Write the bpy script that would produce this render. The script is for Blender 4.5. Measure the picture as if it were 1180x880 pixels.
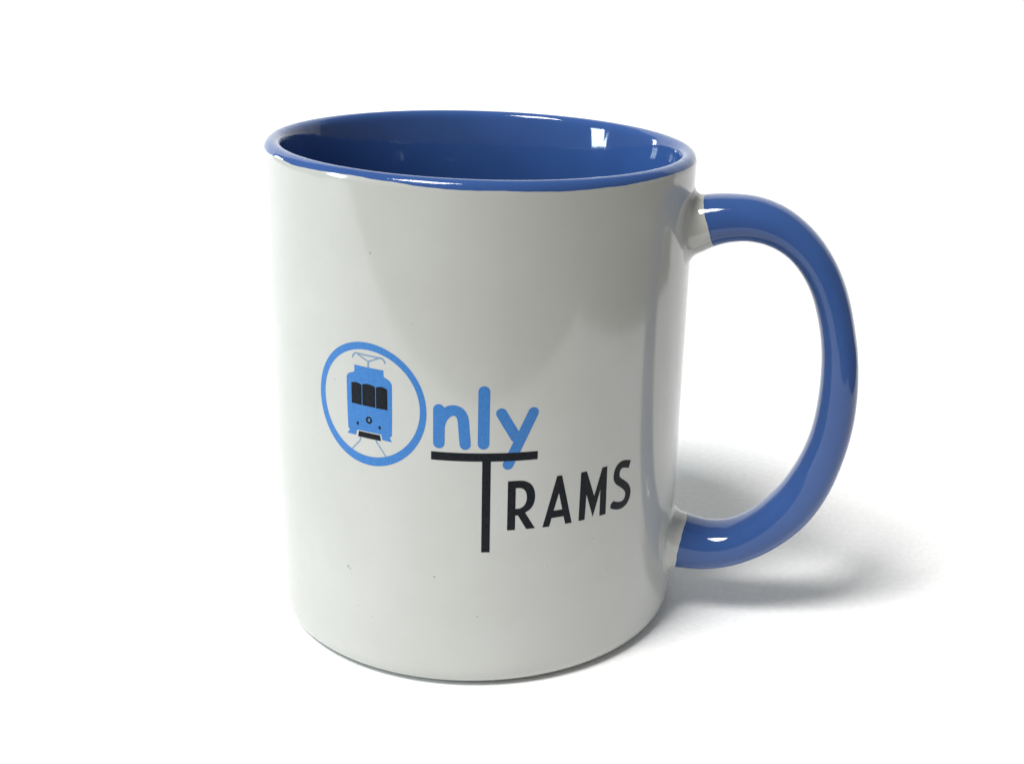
import bpy, bmesh, math, random
from math import sin, cos, pi, radians, atan2, sqrt, hypot
from mathutils import Vector, Matrix
from mathutils.geometry import delaunay_2d_cdt

MM = 0.001
for o in list(bpy.data.objects):
    bpy.data.objects.remove(o, do_unlink=True)
scene = bpy.context.scene
C = scene.collection

# ------------------------------------------------------------------ camera
W_PX, H_PX = 1180.0, 880.0
cam_d = bpy.data.cameras.new('camera')
cam = bpy.data.objects.new('camera', cam_d); C.objects.link(cam)
F_PX, CX, CY = 1457.06, 722.40, 429.40
right = Vector((0.9934106355545858, -0.10349937123679767, 0.0492259009122398))
up = Vector((-0.011604719623402995, 0.33646619582727827, 0.9416240383231419))
fwd = Vector((0.11402034752401133, 0.9359905871423639, -0.3330480162550086))
m = Matrix.Identity(4)
for i in range(3):
    m[i][0], m[i][1], m[i][2] = right[i], up[i], -fwd[i]
m.translation = Vector((0.0, -245.217, 135.641)) * MM
cam.matrix_world = m
cam_d.sensor_fit = 'HORIZONTAL'; cam_d.sensor_width = 36.0
cam_d.lens = 36.0 * F_PX / W_PX
cam_d.shift_x = -(CX - W_PX / 2) / W_PX
cam_d.shift_y = (CY - H_PX / 2) / W_PX
cam_d.clip_start = 0.005; cam_d.clip_end = 50.0
scene.camera = cam

# ------------------------------------------------------------------ world, exposure
world = bpy.data.worlds.new('World'); scene.world = world; world.use_nodes = True
bg = world.node_tree.nodes['Background']
bg.inputs['Color'].default_value = (0.90, 0.93, 0.92, 1)
bg.inputs['Strength'].default_value = 0.24
scene.view_settings.view_transform = 'Standard'
scene.view_settings.look = 'None'
scene.view_settings.exposure = 0.0
scene.view_settings.gamma = 1.0
scene.render.resolution_x = 1024; scene.render.resolution_y = 763

# ------------------------------------------------------------------ lamps
def lamp(name, az, el, dist, sx, sy, power, color, target=(0, 0, 0.05)):
    d = bpy.data.lights.new(name, 'AREA'); d.shape = 'RECTANGLE'
    d.size, d.size_y = sx, sy; d.energy = power; d.color = color
    o = bpy.data.objects.new(name, d); C.objects.link(o)
    a, e = radians(az), radians(el)
    t = Vector(target)
    o.location = t + Vector((cos(a) * cos(e), sin(a) * cos(e), sin(e))) * dist
    o.rotation_euler = (t - o.location).to_track_quat('-Z', 'Y').to_euler()
    return o
lamp('key_softbox', -138, 60, 3.4, 1.08, 1.08, 142, (1.0, 0.985, 0.96))
lamp('side_window', -167.5, 13, 1.3, 0.23, 0.26, 5.6, (0.78, 0.95, 1.0))
lamp('far_window', 141, 8, 1.4, 0.13, 0.22, 1.8, (0.93, 0.98, 1.0))
b = lamp('backdrop_fill', 90, 60, 0.9, 0.9, 0.2, 0.07, (1, 1, 1), target=(0.02, 0.42, 0.05))  # added fill lamp, no real source: lifts the sweep towards white
b.data.spread = radians(80); b.location = (0.02, 0.25, 0.60)
b.rotation_euler = (Vector((0.02, 0.50, 0.08)) - b.location).to_track_quat('-Z', 'Y').to_euler()

# ------------------------------------------------------------------ materials
def new_mat(name):
    mt = bpy.data.materials.new(name); mt.use_nodes = True
    nt = mt.node_tree
    return mt, nt, nt.nodes['Principled BSDF']
def node(nt, typ, **kw):
    n = nt.nodes.new(typ)
    for k, v in kw.items():
        if k.startswith('i_'):
            n.inputs[k[2:].replace('_', ' ')].default_value = v
        else:
            setattr(n, k, v)
    return n
def ramp(nt, stops):
    r = nt.nodes.new('ShaderNodeValToRGB')
    el = r.color_ramp.elements
    el[0].position, el[0].color = stops[0][0], (*stops[0][1], 1)
    el[1].position, el[1].color = stops[-1][0], (*stops[-1][1], 1)
    for p, c in stops[1:-1]:
        e = el.new(p); e.color = (*c, 1)
    return r
def waviness(nt, bsdf, amount, scale=55.0, fine=0.25):
    """slow unevenness of a dipped glaze plus a little orange peel"""
    tc = node(nt, 'ShaderNodeTexCoord')
    mp = node(nt, 'ShaderNodeMapping'); mp.inputs['Scale'].default_value = (1, 1, 0.18)
    nt.links.new(tc.outputs['Object'], mp.inputs['Vector'])
    n1 = node(nt, 'ShaderNodeTexNoise', i_Scale=scale, i_Detail=2.0, i_Roughness=0.4)
    n2 = node(nt, 'ShaderNodeTexNoise', i_Scale=scale * 9, i_Detail=1.0)
    for n in (n1, n2):
        nt.links.new(mp.outputs['Vector'], n.inputs['Vector'])
    mx = node(nt, 'ShaderNodeMath', operation='MULTIPLY_ADD')
    mx.inputs[1].default_value = fine * 0.1
    nt.links.new(n2.outputs['Fac'], mx.inputs[0]); nt.links.new(n1.outputs['Fac'], mx.inputs[2])
    bp = node(nt, 'ShaderNodeBump'); bp.inputs['Strength'].default_value = 1.0
    bp.inputs['Distance'].default_value = amount
    nt.links.new(mx.outputs[0], bp.inputs['Height'])
    nt.links.new(bp.outputs['Normal'], bsdf.inputs['Normal'])
    return tc

def white_glaze():
    mt, nt, b = new_mat('white_glaze')
    tc = waviness(nt, b, 0.00026)
    # faint cream mottling in the glaze
    n = node(nt, 'ShaderNodeTexNoise', i_Scale=38.0, i_Detail=5.0, i_Roughness=0.6)
    nt.links.new(tc.outputs['Object'], n.inputs['Vector'])
    r = ramp(nt, [(0.3, (0.448, 0.448, 0.422)), (0.7, (0.492, 0.495, 0.474))])
    nt.links.new(n.outputs['Fac'], r.inputs['Fac'])
    # pinholes and specks: listed points on the wall
    specks = [(-25.74, 21.7, .30, .8), (-25.3, 21.35, .22, .7), (-8.14, 23.15, .24, .7), (-23.58, 14.16, .2, .35), (-0.3, 15.39, .24, .35),
              (-41.81, 12.07, .22, .4), (-27.76, 57.89, .3, .25), (22.0, 28.26, .22, .4), (25.7, 20.8, .2, .3), (-19.5, 82.0, .3, .4),
              (-20.5, 12.6, .22, .3), (-12.0, 70.5, .2, .3), (3.2, 36.5, .18, .3), (12.5, 24.6, .2, .25)]
    prev = r.outputs['Color']
    for s, z, rad, k in specks:
        a = s / 41.0 - pi / 2
        d = node(nt, 'ShaderNodeVectorMath', operation='DISTANCE')
        d.inputs[1].default_value = (41 * cos(a) * MM, 41 * sin(a) * MM, z * MM)
        nt.links.new(tc.outputs['Object'], d.inputs[0])
        mr = node(nt, 'ShaderNodeMapRange')
        mr.inputs['From Min'].default_value = rad * 0.4 * MM; mr.inputs['From Max'].default_value = rad * MM
        mr.inputs['To Min'].default_value = k; mr.inputs['To Max'].default_value = 0.0
        nt.links.new(d.outputs['Value'], mr.inputs['Value'])
        mx = node(nt, 'ShaderNodeMix', data_type='RGBA')
        mx.inputs['B'].default_value = (0.12, 0.115, 0.10, 1)
        nt.links.new(mr.outputs[0], mx.inputs['Factor'])
        nt.links.new(prev, mx.inputs['A'])
        prev = mx.outputs['Result']
    nt.links.new(prev, b.inputs['Base Color'])
    b.inputs['Roughness'].default_value = 0.10
    b.inputs['IOR'].default_value = 1.66
    return mt
def blue_glaze():
    mt, nt, b = new_mat('blue_glaze')
    tc = waviness(nt, b, 0.00048, 55.0, 0.9)
    n = node(nt, 'ShaderNodeTexNoise', i_Scale=60.0, i_Detail=4.0)
    nt.links.new(tc.outputs['Object'], n.inputs['Vector'])
    r = ramp(nt, [(0.3, (0.029, 0.077, 0.245)), (0.7, (0.034, 0.088, 0.272))])
    nt.links.new(n.outputs['Fac'], r.inputs['Fac'])
    nt.links.new(r.outputs['Color'], b.inputs['Base Color'])
    b.inputs['Roughness'].default_value = 0.06
    b.inputs['IOR'].default_value = 1.5
    return mt
def ink(name, c0, c1, rough=0.2, ior=1.33):
    mt, nt, b = new_mat(name)
    tc = waviness(nt, b, 0.00026)
    n = node(nt, 'ShaderNodeTexNoise', i_Scale=2200.0, i_Detail=2.0)
    nt.links.new(tc.outputs['Object'], n.inputs['Vector'])
    r = ramp(nt, [(0.35, c0), (0.65, c1)])
    nt.links.new(n.outputs['Fac'], r.inputs['Fac'])
    nt.links.new(r.outputs['Color'], b.inputs['Base Color'])
    b.inputs['Roughness'].default_value = rough
    b.inputs['IOR'].default_value = ior
    return mt
def plain(name, col, rough, bump=0.0, scale=400.0):
    mt, nt, b = new_mat(name)
    tc = node(nt, 'ShaderNodeTexCoord')
    n = node(nt, 'ShaderNodeTexNoise', i_Scale=scale, i_Detail=5.0, i_Roughness=0.65)
    nt.links.new(tc.outputs['Object'], n.inputs['Vector'])
    r = ramp(nt, [(0.3, tuple(c * 0.93 for c in col)), (0.7, tuple(min(1, c * 1.04) for c in col))])
    nt.links.new(n.outputs['Fac'], r.inputs['Fac'])
    nt.links.new(r.outputs['Color'], b.inputs['Base Color'])
    b.inputs['Roughness'].default_value = rough
    if bump:
        bp = node(nt, 'ShaderNodeBump'); bp.inputs['Distance'].default_value = bump
        nt.links.new(n.outputs['Fac'], bp.inputs['Height']); nt.links.new(bp.outputs['Normal'], b.inputs['Normal'])
    return mt
def tabletop_mat():
    mt, nt, b = new_mat('dark_wood')
    tc = node(nt, 'ShaderNodeTexCoord')
    mp = node(nt, 'ShaderNodeMapping'); mp.inputs['Scale'].default_value = (1.5, 14, 1)
    nt.links.new(tc.outputs['Object'], mp.inputs['Vector'])
    n = node(nt, 'ShaderNodeTexNoise', i_Scale=3.0, i_Detail=8.0, i_Roughness=0.6)
    nt.links.new(mp.outputs['Vector'], n.inputs['Vector'])
    r = ramp(nt, [(0.3, (0.10, 0.085, 0.065)), (0.7, (0.19, 0.165, 0.13))])
    nt.links.new(n.outputs['Fac'], r.inputs['Fac']); nt.links.new(r.outputs['Color'], b.inputs['Base Color'])
    b.inputs['Roughness'].default_value = 0.5
    return mt
M_WHITE = white_glaze(); M_BLUE = blue_glaze()
M_INKB = ink('blue_print', (0.036, 0.165, 0.455), (0.046, 0.19, 0.49))
M_INKK = ink('black_print', (0.006, 0.008, 0.011), (0.012, 0.014, 0.019), 0.3, 1.2)
M_INKG = ink('grey_line_print', (0.15, 0.24, 0.38), (0.20, 0.29, 0.43))
M_FOOT = plain('bare_ceramic', (0.62, 0.60, 0.55), 0.8, 0.00005, 1500)
M_PAPER = plain('white_paper', (0.895, 0.90, 0.905), 0.75, 0.00003, 700)
M_TABLE = tabletop_mat()

# ------------------------------------------------------------------ mesh helpers
def obj(name, bm, mat, parent=None, smooth=True):
    me = bpy.data.meshes.new(name); bm.to_mesh(me); bm.free()
    me.materials.append(mat)
    if smooth:
        for p in me.polygons: p.use_smooth = True
    o = bpy.data.objects.new(name, me); C.objects.link(o)
    if parent: o.parent = parent
    return o

# ------------------------------------------------------------------ setting
def make_backdrop():
    bm = bmesh.new()
    prof = [(-0.190, 0.0)]
    y = -0.17
    while y < 0.36: prof.append((y, 0.0)); y += 0.02
    R0 = 0.16; y0 = 0.37
    for k in range(0, 25):
        a = k / 24 * pi / 2 * 0.97
        prof.append((y0 + R0 * sin(a), R0 * (1 - cos(a))))
    ly, lz = prof[-1]
    for k in range(1, 9):
        prof.append((ly + 0.006 * k, lz + 0.06 * k))
    xs = [i / 24 for i in range(25)]
    def at_x(f, y):                       # the sheet's right edge runs slightly askew
        return -0.55 + f * (0.55 + 0.205 + (y + 0.19) * 0.24 + 1.5 * max(0.0, y - 0.12))
    TH = 0.0004
    nrm = []
    for k in range(len(prof)):
        p0, p1 = prof[max(0, k - 1)], prof[min(len(prof) - 1, k + 1)]
        dy, dz = p1[0] - p0[0], p1[1] - p0[1]; L = hypot(dy, dz)
        nrm.append((-dz / L, dy / L))
    top = [[bm.verts.new((at_x(x, p[0]), p[0], p[1])) for p in prof] for x in xs]
    bot = [[bm.verts.new((at_x(x, p[0]), p[0] - q[0] * TH, p[1] - q[1] * TH)) for p, q in zip(prof, nrm)] for x in xs]
    nx, ny = len(xs), len(prof)
    for i in range(nx - 1):
        for j in range(ny - 1):
            bm.faces.new((top[i][j], top[i + 1][j], top[i + 1][j + 1], top[i][j + 1]))
            bm.faces.new((bot[i][j], bot[i][j + 1], bot[i + 1][j + 1], bot[i + 1][j]))
        bm.faces.new((bot[i][0], bot[i + 1][0], top[i + 1][0], top[i][0]))
        bm.faces.new((top[i][-1], top[i + 1][-1], bot[i + 1][-1], bot[i][-1]))
    for j in range(ny - 1):
        bm.faces.new((top[0][j], top[0][j + 1], bot[0][j + 1], bot[0][j]))
        bm.faces.new((top[-1][j + 1], top[-1][j], bot[-1][j], bot[-1][j + 1]))
    o = obj('paper_backdrop', bm, M_PAPER, smooth=False); o['kind'] = 'structure'
    return o
paper = make_backdrop()
bm = bmesh.new()
bmesh.ops.create_cube(bm, size=1.0, matrix=Matrix.Translation((0, 0.1, -0.0165)) @ Matrix.Diagonal((1.8, 1.5, 0.03, 1)))
bmesh.ops.bevel(bm, geom=bm.edges[:], offset=0.003, segments=2, affect='EDGES')
t = obj('tabletop', bm, M_TABLE, smooth=False); t['kind'] = 'structure'

# ------------------------------------------------------------------ the mug
mug = bpy.data.objects.new('mug', None); C.objects.link(mug)
mug.empty_display_size = 0.02
mug['label'] = 'glossy white ceramic mug with blue rim, lining and handle, printed with a tram emblem'
mug['category'] = 'mug'

SEG = 384
def glaze_line(az):
    """height of the hand-dipped blue edge below the rim, by azimuth in degrees"""
    pts = [(-180, 94.25), (-161, 94.3), (-150.7, 94.42), (-142, 94.22), (-132.8, 94.42), (-122, 94.60), (-111.6, 94.42), (-102.7, 94.02), (-95, 93.92),
           (-87.8, 93.98), (-77.6, 93.85), (-70, 93.80), (-59, 93.95), (-45, 94.22), (-33, 94.35), (-18, 94.25), (60, 94.1), (120, 94.2), (180, 94.25)]
    for (a0, z0), (a1, z1) in zip(pts, pts[1:]):
        if a0 <= az <= a1:
            u = (az - a0) / (a1 - a0); u = u * u * (3 - 2 * u)
            z = z0 + (z1 - z0) * u
            break
    r = radians(az)
    return z + 0.02 * sin(17 * r + 1) + 0.018 * sin(41 * r) + 0.015 * sin(97 * r + 2)

H = 95.45
def rev(bm, rings):
    """rings: list of lists of Vector, each ring SEG long; returns faces grid"""
    g = [[bm.verts.new(p) for p in ring] for ring in rings]
    for a, b_ in zip(g, g[1:]):
        for i in range(SEG):
            j = (i + 1) % SEG
            bm.faces.new((a[i], a[j], b_[j], b_[i]))
    return g
def ring(r, z):
    return [Vector((r * cos(2 * pi * i / SEG), r * sin(2 * pi * i / SEG), z)) * MM for i in range(SEG)]
def az_of(i):
    a = 360.0 * i / SEG
    return a - 360 if a > 180 else a
# outer wall: foot -> glaze line
bm = bmesh.new()
foot = [(0.001, 1.6), (30, 1.6), (32.4, 1.5), (33.2, 0.9), (33.8, 0.22), (34.4, 0.02), (36.3, 0.02), (37.6, 0.18), (38.9, 0.50), (39.85, 0.98),
        (40.5, 1.7), (40.8, 2.6), (40.95, 3.7), (41.0, 5.0)]
rings = [ring(r, z) for r, z in foot]
for k in range(1, 20):
    rings.append(ring(41.0, 5.0 + (92.6 - 5.0) * k / 19))
def lip_r(z):      # outer radius near the rim (a 1.75 mm round lip)
    zc = H - 1.75
    if z <= zc: return 41.0
    return 39.25 + sqrt(max(0, 1.75 ** 2 - (z - zc) ** 2))
line = []
for i in range(SEG):
    a = 2 * pi * i / SEG; z = glaze_line(az_of(i))
    line.append((a, z))
def frac_ring(f):   # between z=92.6 and the glaze line
    out = []
    for a, z in line:
        zz = 92.6 + (z - 92.6) * f
        r = lip_r(zz); out.append(Vector((r * cos(a), r * sin(a), zz)) * MM)
    return out
for f in (0.25, 0.5, 0.75, 1.0):
    rings.append(frac_ring(f))
rev(bm, rings)
body = obj('body', bm, M_WHITE, mug)
body['label'] = 'white glazed cylindrical wall of the mug carrying the print'
# unglazed foot ring
bm = bmesh.new()
rev(bm, [ring(r, z) for r, z in [(33.9, 0.14), (34.4, 0.0), (36.2, 0.0), (36.8, 0.05)]])
obj('foot_ring', bm, M_FOOT, mug)
# blue lining: glaze line -> over the lip -> inner wall -> floor
bm = bmesh.new()
rings = [frac_ring(1.0)]
for k in range(1, 9):            # outer quarter of the lip, from the wavy line to the top
    out = []
    for a, z in line:
        a0 = math.asin(max(-1, min(1, (z - (H - 1.75)) / 1.75)))
        th = a0 + (pi / 2 - a0) * k / 8
        r = 39.25 + 1.75 * cos(th) + 0.03 * sin(pi * k / 8)
        out.append(Vector((r * cos(a), r * sin(a), H - 1.75 + 1.75 * sin(th) + 0.03 * sin(pi * k / 8))) * MM)
    rings.append(out)
inner = [(38.85, 95.40), (38.45, 95.24), (38.1, 94.95), (37.86, 94.55), (37.68, 94.0), (37.52, 93.3), (37.32, 92.3), (37.08, 91.0), (36.84, 89.5), (36.62, 87.8),
         (36.42, 86.0), (36.24, 84.0), (36.1, 81.5), (36.02, 78.5), (36.0, 75)]
for r, z in inner: rings.append(ring(r, z))
for k in range(1, 12): rings.append(ring(36.0, 75 - 63 * k / 11))
for k in range(1, 9):
    th = pi / 2 * k / 8
    rings.append(ring(30 + 6 * cos(th), 12 - 6 * sin(th)))
rings.append(ring(15, 5.9)); rings.append(ring(0.001, 5.9))
rev(bm, rings)
lining = obj('lining', bm, M_BLUE, mug)
lining['label'] = 'blue glazed rim and inside of the mug'

# ------------------------------------------------------------------ handle: swept oval
HCL = [(40.92, 82.13, 5.5), (44.64, 83.4, 4.94), (48.58, 84.14, 4.51), (52.63, 84.23, 4.25), (56.59, 83.33, 3.97), (60.23, 81.48, 3.66), (63.37, 78.81, 3.46),
       (65.95, 75.51, 3.39), (67.97, 71.78, 3.37), (69.46, 67.74, 3.39), (70.59, 63.53, 3.42), (71.43, 59.2, 3.55), (71.89, 54.76, 3.7), (72.04, 50.25, 3.83),
       (71.87, 45.69, 3.93), (71.28, 41.14, 4.01), (70.21, 36.63, 4.15), (68.7, 32.23, 4.36), (66.7, 28.03, 4.53), (64.09, 24.17, 4.63), (60.92, 20.79, 4.55),
       (57.28, 18.0, 4.46), (53.22, 15.97, 4.52), (48.86, 14.98, 4.82), (44.39, 15.05, 5.28), (39.98, 15.81, 5.71)]
PHI = radians(-14)
E1 = Vector((cos(PHI), sin(PHI), 0)); E2 = Vector((-sin(PHI), cos(PHI), 0)); EZ = Vector((0, 0, 1))
def catmull(P, n):
    P = [tuple(2 * a - b_ for a, b_ in zip(P[0], P[1]))] + P + [tuple(2 * a - b_ for a, b_ in zip(P[-1], P[-2]))]
    out = []
    for i in range(1, len(P) - 2):
        for k in range(n):
            u = k / n
            out.append(tuple(0.5 * (2 * P[i][d] + (P[i + 1][d] - P[i - 1][d]) * u + (2 * P[i - 1][d] - 5 * P[i][d] + 4 * P[i + 1][d] - P[i + 2][d]) * u * u
                                    + (-P[i - 1][d] + 3 * P[i][d] - 3 * P[i + 1][d] + P[i + 2][d]) * u ** 3) for d in range(len(P[0]))))
    out.append(P[-2]); return out
path = [(37.5, 80.9, 5.7)] + HCL + [(37.0, 16.6, 5.9)]
path = catmull(path, 24)
# thin the joint swelling that the fillet below adds again
NR = 72; FIL = 1.9
def section(i):
    u, z, tt = path[i]
    j0, j1 = max(0, i - 8), min(len(path) - 1, i + 8)
    du, dz = path[j1][0] - path[j0][0], path[j1][1] - path[j0][1]
    L = hypot(du, dz); du /= L; dz /= L
    N = E1 * (-dz) + EZ * du            # in-plane normal, pointing outwards of the loop at the top
    s = i / (len(path) - 1)
    d = 5.2 + 1.5 * abs(2 * s - 1) ** 3
    c = E1 * u + EZ * z
    pts = []
    for k in range(NR):
        a = 2 * pi * k / NR
        ca, sa = cos(a), sin(a)
        e = 2 / 2.25                    # slightly squared oval
        x = abs(ca) ** e * (1 if ca > 0 else -1); y = abs(sa) ** e * (1 if sa > 0 else -1)
        off = N * (x * tt) + E2 * (y * d)
        p = c + off
        rho = hypot(p.x, p.y) - 41.0
        q = FIL - min(max(rho, 0), FIL)
        ext = FIL - sqrt(max(0, FIL * FIL - q * q))
        if rho < 0: ext += 0.25 * min(1.5, -rho)
        rad = Vector((p.x, p.y, 0)).normalized()
        flat = off - rad * off.dot(rad)            # spread along the wall, not away from it
        p = c + off + flat * (ext / max(flat.length, 1e-6))
        pts.append(p)
    return pts
secs = [section(i) for i in range(len(path))]
def jag(k): 
    a = 2 * pi * k / NR
    return 0.10 * sin(3 * a + 1) + 0.05 * sin(7 * a) + 0.03 * sin(17 * a + 2)
iA = next(i for i, p in enumerate(path) if p[0] > 44.3)
iB = max(i for i, p in enumerate(path) if p[0] > 43.0)
def cut_ring(i, sgn):
    """a section moved along the handle by an uneven glaze edge"""
    q = []
    for k in range(NR):
        f = jag(k)
        o_ = secs[i][k]; n_ = secs[i + (2 if f > 0 else -2)][k]
        step = (n_ - o_).length
        q.append(o_ + (n_ - o_) * min(0.95, abs(f) / max(step, 1e-6)))
    return q
def loft(sl, cap0=False, cap1=False):
    bm = bmesh.new()
    g = [[bm.verts.new(p * MM) for p in s] for s in sl]
    for a, b_ in zip(g, g[1:]):
        for k in range(NR):
            j = (k + 1) % NR
            bm.faces.new((a[k], a[j], b_[j], b_[k]))
    if cap0: bm.faces.new(g[0][::-1])
    if cap1: bm.faces.new(g[-1])
    bmesh.ops.recalc_face_normals(bm, faces=bm.faces[:])
    return bm
rA, rB = cut_ring(iA, 1), cut_ring(iB, 1)
handle = obj('handle', loft([rA] + secs[iA + 3:iB - 2] + [rB]), M_BLUE, mug)
handle['label'] = 'blue glazed ear-shaped handle'
c1 = obj('handle_collar', loft(secs[1:iA - 2] + [rA]), M_WHITE, handle); c1['label'] = 'white glazed upper root of the handle'
c2 = obj('handle_collar', loft([rB] + secs[iB + 3:-1]), M_WHITE, handle); c2['label'] = 'white glazed lower root of the handle'

# ------------------------------------------------------------------ print (unrolled wall: s = mm round the wall, z = mm up)
def wrap(name, loops, keep, mat, lift, parent, label=None):
    """triangulate outlines in the flat, keep what is inside, slice it finely and lay it on the wall"""
    V, Ed = [], []
    for lp in loops:
        b0 = len(V); n = len(lp)
        V += [Vector(p) for p in lp]; Ed += [(b0 + i, b0 + (i + 1) % n) for i in range(n)]
    vo, eo, fo, *_ = delaunay_2d_cdt(V, Ed, [], 0, 1e-5)
    bm = bmesh.new()
    vs = [bm.verts.new((p.x, p.y, 0)) for p in vo]
    for f in fo:
        c = sum((vo[i] for i in f), Vector((0, 0))) / len(f)
        if keep(c.x, c.y):
            try: bm.faces.new([vs[i] for i in f])
            except ValueError: pass
    for v in [v for v in bm.verts if not v.link_faces]: bm.verts.remove(v)
    x0 = min(v.co.x for v in bm.verts); x1 = max(v.co.x for v in bm.verts)
    x = math.floor(x0 / 0.5) * 0.5 + 0.5
    while x < x1:
        bmesh.ops.bisect_plane(bm, geom=bm.verts[:] + bm.edges[:] + bm.faces[:], plane_co=(x, 0, 0), plane_no=(1, 0, 0), dist=1e-6)
        x += 0.5
    for v in bm.verts:
        a = v.co.x / 41.0 - pi / 2; r = 41.0 + lift
        v.co = Vector((r * cos(a), r * sin(a), v.co.y)) * MM
    bmesh.ops.recalc_face_normals(bm, faces=bm.faces[:])
    f0 = bm.faces[:][0]; cc = f0.calc_center_median()
    if f0.normal.dot(Vector((cc.x, cc.y, 0))) < 0: bmesh.ops.reverse_faces(bm, faces=bm.faces[:])
    bm.normal_update()
    for f in bm.faces:
        cc = f.calc_center_median()
        if f.normal.dot(Vector((cc.x, cc.y, 0))) < 0: f.normal_flip()
    o = obj(name, bm, mat, parent)
    if label: o['label'] = label
    return o
def inside(poly, x, y):
    c = False; j = len(poly) - 1
    for i in range(len(poly)):
        xi, yi = poly[i]; xj, yj = poly[j]
        if (yi > y) != (yj > y) and x < (xj - xi) * (y - yi) / (yj - yi) + xi: c = not c
        j = i
    return c
def union(loops): return lambda x, y: any(inside(l, x, y) for l in loops)
def evenodd(loops): return lambda x, y: sum(inside(l, x, y) for l in loops) % 2 == 1
def ellipse(cx, cy, rx, ry, n=96): return [(cx + rx * cos(2 * pi * i / n), cy + ry * sin(2 * pi * i / n)) for i in range(n)]
def dist_seg(px, py, a, b_):
    vx, vy = b_[0] - a[0], b_[1] - a[1]; L = vx * vx + vy * vy
    t_ = 0 if L == 0 else max(0, min(1, ((px - a[0]) * vx + (py - a[1]) * vy) / L))
    return hypot(px - a[0] - t_ * vx, py - a[1] - t_ * vy)
def bez(p0, p1, p2, p3, n=14):
    return [tuple((1 - u) ** 3 * a + 3 * (1 - u) ** 2 * u * b_ + 3 * (1 - u) * u * u * c + u ** 3 * d for a, b_, c, d in zip(p0, p1, p2, p3)) for u in [k / n for k in range(n + 1)]]
def stroke(pts, w, cap=True, n=12):
    """outline loops (one per segment, plus round joints) of a pen stroke w wide"""
    r = w / 2; loops = []
    for i, (a, b_) in enumerate(zip(pts, pts[1:])):
        t_ = atan2(b_[1] - a[1], b_[0] - a[0])
        A = [(a[0] + r * cos(t_ + pi / 2 + pi * k / n), a[1] + r * sin(t_ + pi / 2 + pi * k / n)) for k in range(n + 1)]
        B = [(b_[0] + r * cos(t_ - pi / 2 + pi * k / n), b_[1] + r * sin(t_ - pi / 2 + pi * k / n)) for k in range(n + 1)]
        if not cap:
            if i == 0: A = [A[0], A[-1]]
            if i == len(pts) - 2: B = [B[0], B[-1]]
        loops.append(A + B)
    return loops

# the O: a blue ring
ro, ri = ellipse(-20.46, 54.70, 11.0, 11.42), ellipse(-20.43, 54.87, 9.78, 9.93)
ring_o = wrap('emblem_ring', [ro, ri], evenodd([ro, ri]), M_INKB, 0.020, body, 'printed light blue ring forming the letter O')
# tram front
tb = ([(-23.2, 61.66), (-17.3, 61.60), (-17.28, 60.45)] + bez((-17.0, 60.28), (-16.3, 60.0), (-15.74, 59.7), (-15.72, 58.8), 8) +
      [(-15.76, 52.85), (-15.86, 49.62), (-16.30, 49.30), (-15.86, 48.50), (-17.72, 48.60), (-17.95, 49.60), (-18.1, 49.60), (-22.62, 49.58), (-22.88, 49.52), (-23.15, 48.52),
       (-25.08, 48.50), (-24.5, 49.28), (-24.86, 49.62), (-24.96, 55.3)] + bez((-24.95, 58.9), (-24.94, 59.7), (-24.3, 60.0), (-23.6, 60.2), 8) + [(-23.22, 60.40)])
def arched(x0, x1, y0, yl, ym, yr):
    return [(x0, y0), (x1, y0)] + bez((x1, yr), (x1 - (x1 - x0) * .3, ym + .12), (x0 + (x1 - x0) * .3, ym + .12), (x0, yl), 10)
wins = [arched(-23.93, -21.76, 54.42, 58.22, 58.44, 58.2), arched(-21.64, -18.98, 54.42, 58.3, 58.55, 58.25), arched(-18.86, -16.60, 54.36, 58.2, 58.5, 58.1)]
bump_ = [(-22.50, 49.42), (-18.18, 49.42), (-17.98, 48.36), (-22.74, 48.36)]
lo, li = ellipse(-20.34, 51.85, 0.66, 0.68, 28), ellipse(-20.33, 51.88, 0.27, 0.29, 18)
s1, s2 = ellipse(-22.72, 50.82, 0.27, 0.34, 16), ellipse(-18.2, 50.84, 0.27, 0.34, 16)
cut = wins + [lo, s1, s2]
tram = wrap('tram_picture', [tb] + cut, lambda x, y: inside(tb, x, y) and not (inside(lo, x, y) and not inside(li, x, y)) and not union(wins + [s1, s2])(x, y),
            M_INKB, 0.020, body, 'printed light blue tram front inside the ring')
mk = [wins[0], wins[1], wins[2], bump_, lo, li, s1, s2]
wrap('tram_markings', mk, lambda x, y: union(wins + [bump_, s1, s2])(x, y) or (inside(lo, x, y) and not inside(li, x, y)), M_INKK, 0.022, body,
     'printed dark windows, lamps and bumper of the tram')
gl = []
for pl, w in (([(-20.28, 61.55), (-20.28, 62.72)], .34), ([(-20.28, 62.72), (-22.64, 63.82)], .27), ([(-20.28, 62.72), (-17.95, 63.76)], .27),
              ([(-22.75, 63.86), (-17.85, 63.74)], .28), (bez((-22.70, 63.88), (-23.1, 63.85), (-23.4, 63.5), (-23.52, 62.98), 6), .30),
              (bez((-17.85, 63.76), (-17.4, 63.7), (-17.1, 63.4), (-16.98, 62.95), 6), .30),
              ([(-22.22, 48.36), (-22.25, 47.70), (-24.30, 45.42)], .24), ([(-18.98, 48.36), (-18.72, 47.80), (-16.80, 45.22)], .24)):
    gl += stroke(pl, w)
gl += stroke([(-22.22, 48.2), (-22.27, 47.75)], .30) + stroke([(-18.95, 48.2), (-18.75, 47.85)], .30)
wrap('pantograph_and_rails', gl, union(gl), M_INKG, 0.018, body, 'printed thin grey lines of pantograph above and rails below the tram')
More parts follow.
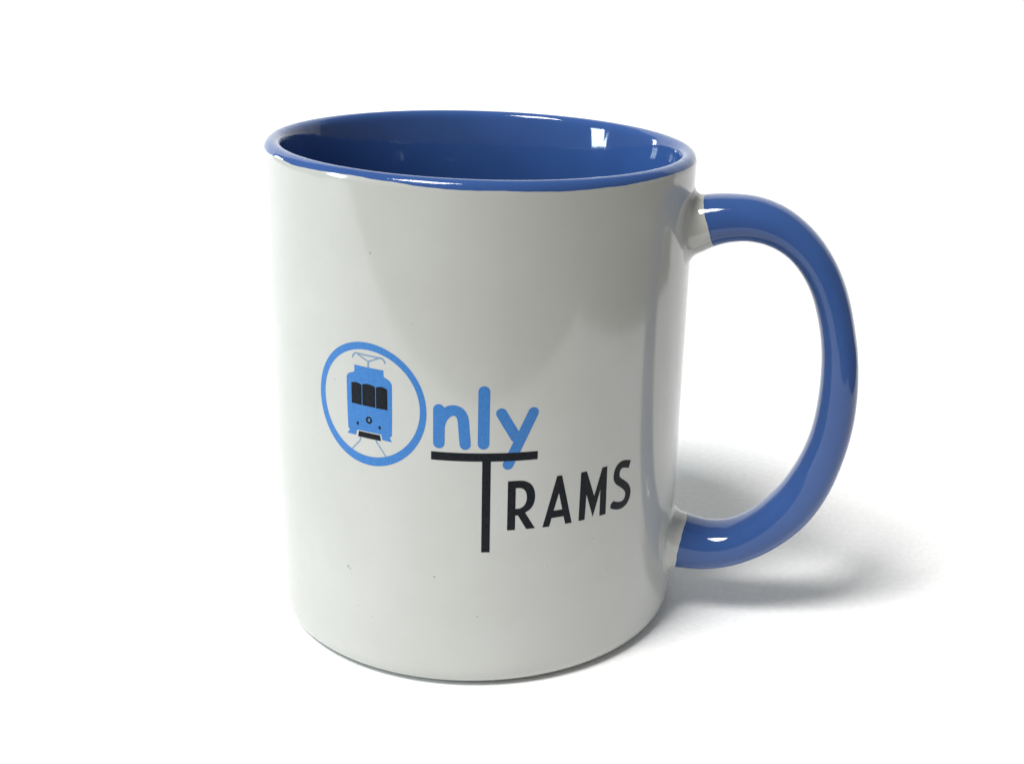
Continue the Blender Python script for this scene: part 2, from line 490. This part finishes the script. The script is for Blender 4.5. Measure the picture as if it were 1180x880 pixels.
# nly
W = 2.04
bl = []
n_ = stroke([(-7.28, 55.62), (-7.31, 49.45)], W)
n_ += stroke(bez((-7.22, 52.6), (-6.9, 54.7), (-5.6, 55.75), (-4.55, 55.62), 14) + bez((-4.55, 55.62), (-3.1, 55.4), (-3.05, 53.9), (-2.98, 52.6), 10)[1:] + [(-2.72, 49.35)], 1.96)
l_ = stroke([(0.48, 59.22), (0.45, 49.5)], 2.02)
y_ = stroke([(3.50, 55.18), (6.05, 50.7)], 1.94) + stroke([(9.12, 55.15), (4.78, 45.52)], 1.92)
for nm, lp, lb in (('letter_n', n_, 'printed light blue rounded letter n'), ('letter_l', l_, 'printed light blue rounded letter l'), ('letter_y', y_, 'printed light blue rounded letter y')):
    wrap(nm, lp, union(lp), M_INKB, 0.020, body, lb)
# TRAMS
def rect(x0, y0, x1, y1): return [(x0, y0), (x1, y0), (x1, y1), (x0, y1)]
T_ = [rect(-8.69, 46.20, 10.07, 47.76), rect(0.26, 28.5, 1.76, 46.6)]
wrap('letter_t', T_, union(T_), M_INKK, 0.026, body, 'printed large black letter T with a wide bar')
R_o = [(4.82, 32.72), (6.25, 32.72), (6.25, 35.55), (6.72, 35.55), (8.30, 32.72), (9.92, 32.72), (8.02, 36.02)] + \
      bez((8.02, 36.02), (9.25, 36.5), (9.86, 37.6), (9.80, 39.2), 10) + bez((9.80, 39.2), (9.75, 41.2), (8.6, 42.34), (6.75, 42.32), 10)[1:] + [(4.82, 42.32)]
R_i = [(6.25, 36.85), (6.75, 36.85)] + bez((6.75, 36.85), (7.8, 36.95), (8.3, 37.8), (8.28, 39.0), 8) + bez((8.28, 39.0), (8.25, 40.2), (7.7, 40.92), (6.75, 40.92), 8)[1:] + [(6.25, 40.92)]
wrap('letter_r', [R_o, R_i], evenodd([R_o, R_i]), M_INKK, 0.026, body, 'printed black letter R')
A_o = [(11.32, 32.66), (12.62, 32.66), (13.02, 34.28), (15.38, 34.28), (15.76, 32.66), (17.08, 32.66), (14.82, 42.45), (13.86, 42.45)]
A_i = [(13.38, 35.68), (15.08, 35.68), (14.32, 39.05)]
wrap('letter_a', [A_o, A_i], evenodd([A_o, A_i]), M_INKK, 0.026, body, 'printed black letter A')
M_o = [(18.50, 32.66), (19.80, 32.66), (19.98, 37.7), (21.56, 32.80), (23.08, 38.0), (23.10, 32.60), (24.56, 32.60), (24.46, 42.30), (23.32, 42.30), (21.72, 37.0), (19.88, 42.30), (18.66, 42.30)]
wrap('letter_m', [M_o], union([M_o]), M_INKK, 0.026, body, 'printed black letter M')
S_c = [(30.30, 41.18)] + bez((29.5, 41.42), (27.2, 42.3), (26.75, 40.6), (26.9, 39.4), 14) + bez((26.9, 39.4), (27.05, 38.1), (30.1, 37.3), (30.2, 35.3), 14)[1:] + \
      bez((30.2, 35.3), (30.1, 33.0), (28.0, 32.9), (25.98, 34.1), 14)[1:]
S_l = stroke(S_c, 1.50, cap=False)
wrap('letter_s', S_l, union(S_l), M_INKK, 0.026, body, 'printed black letter S')
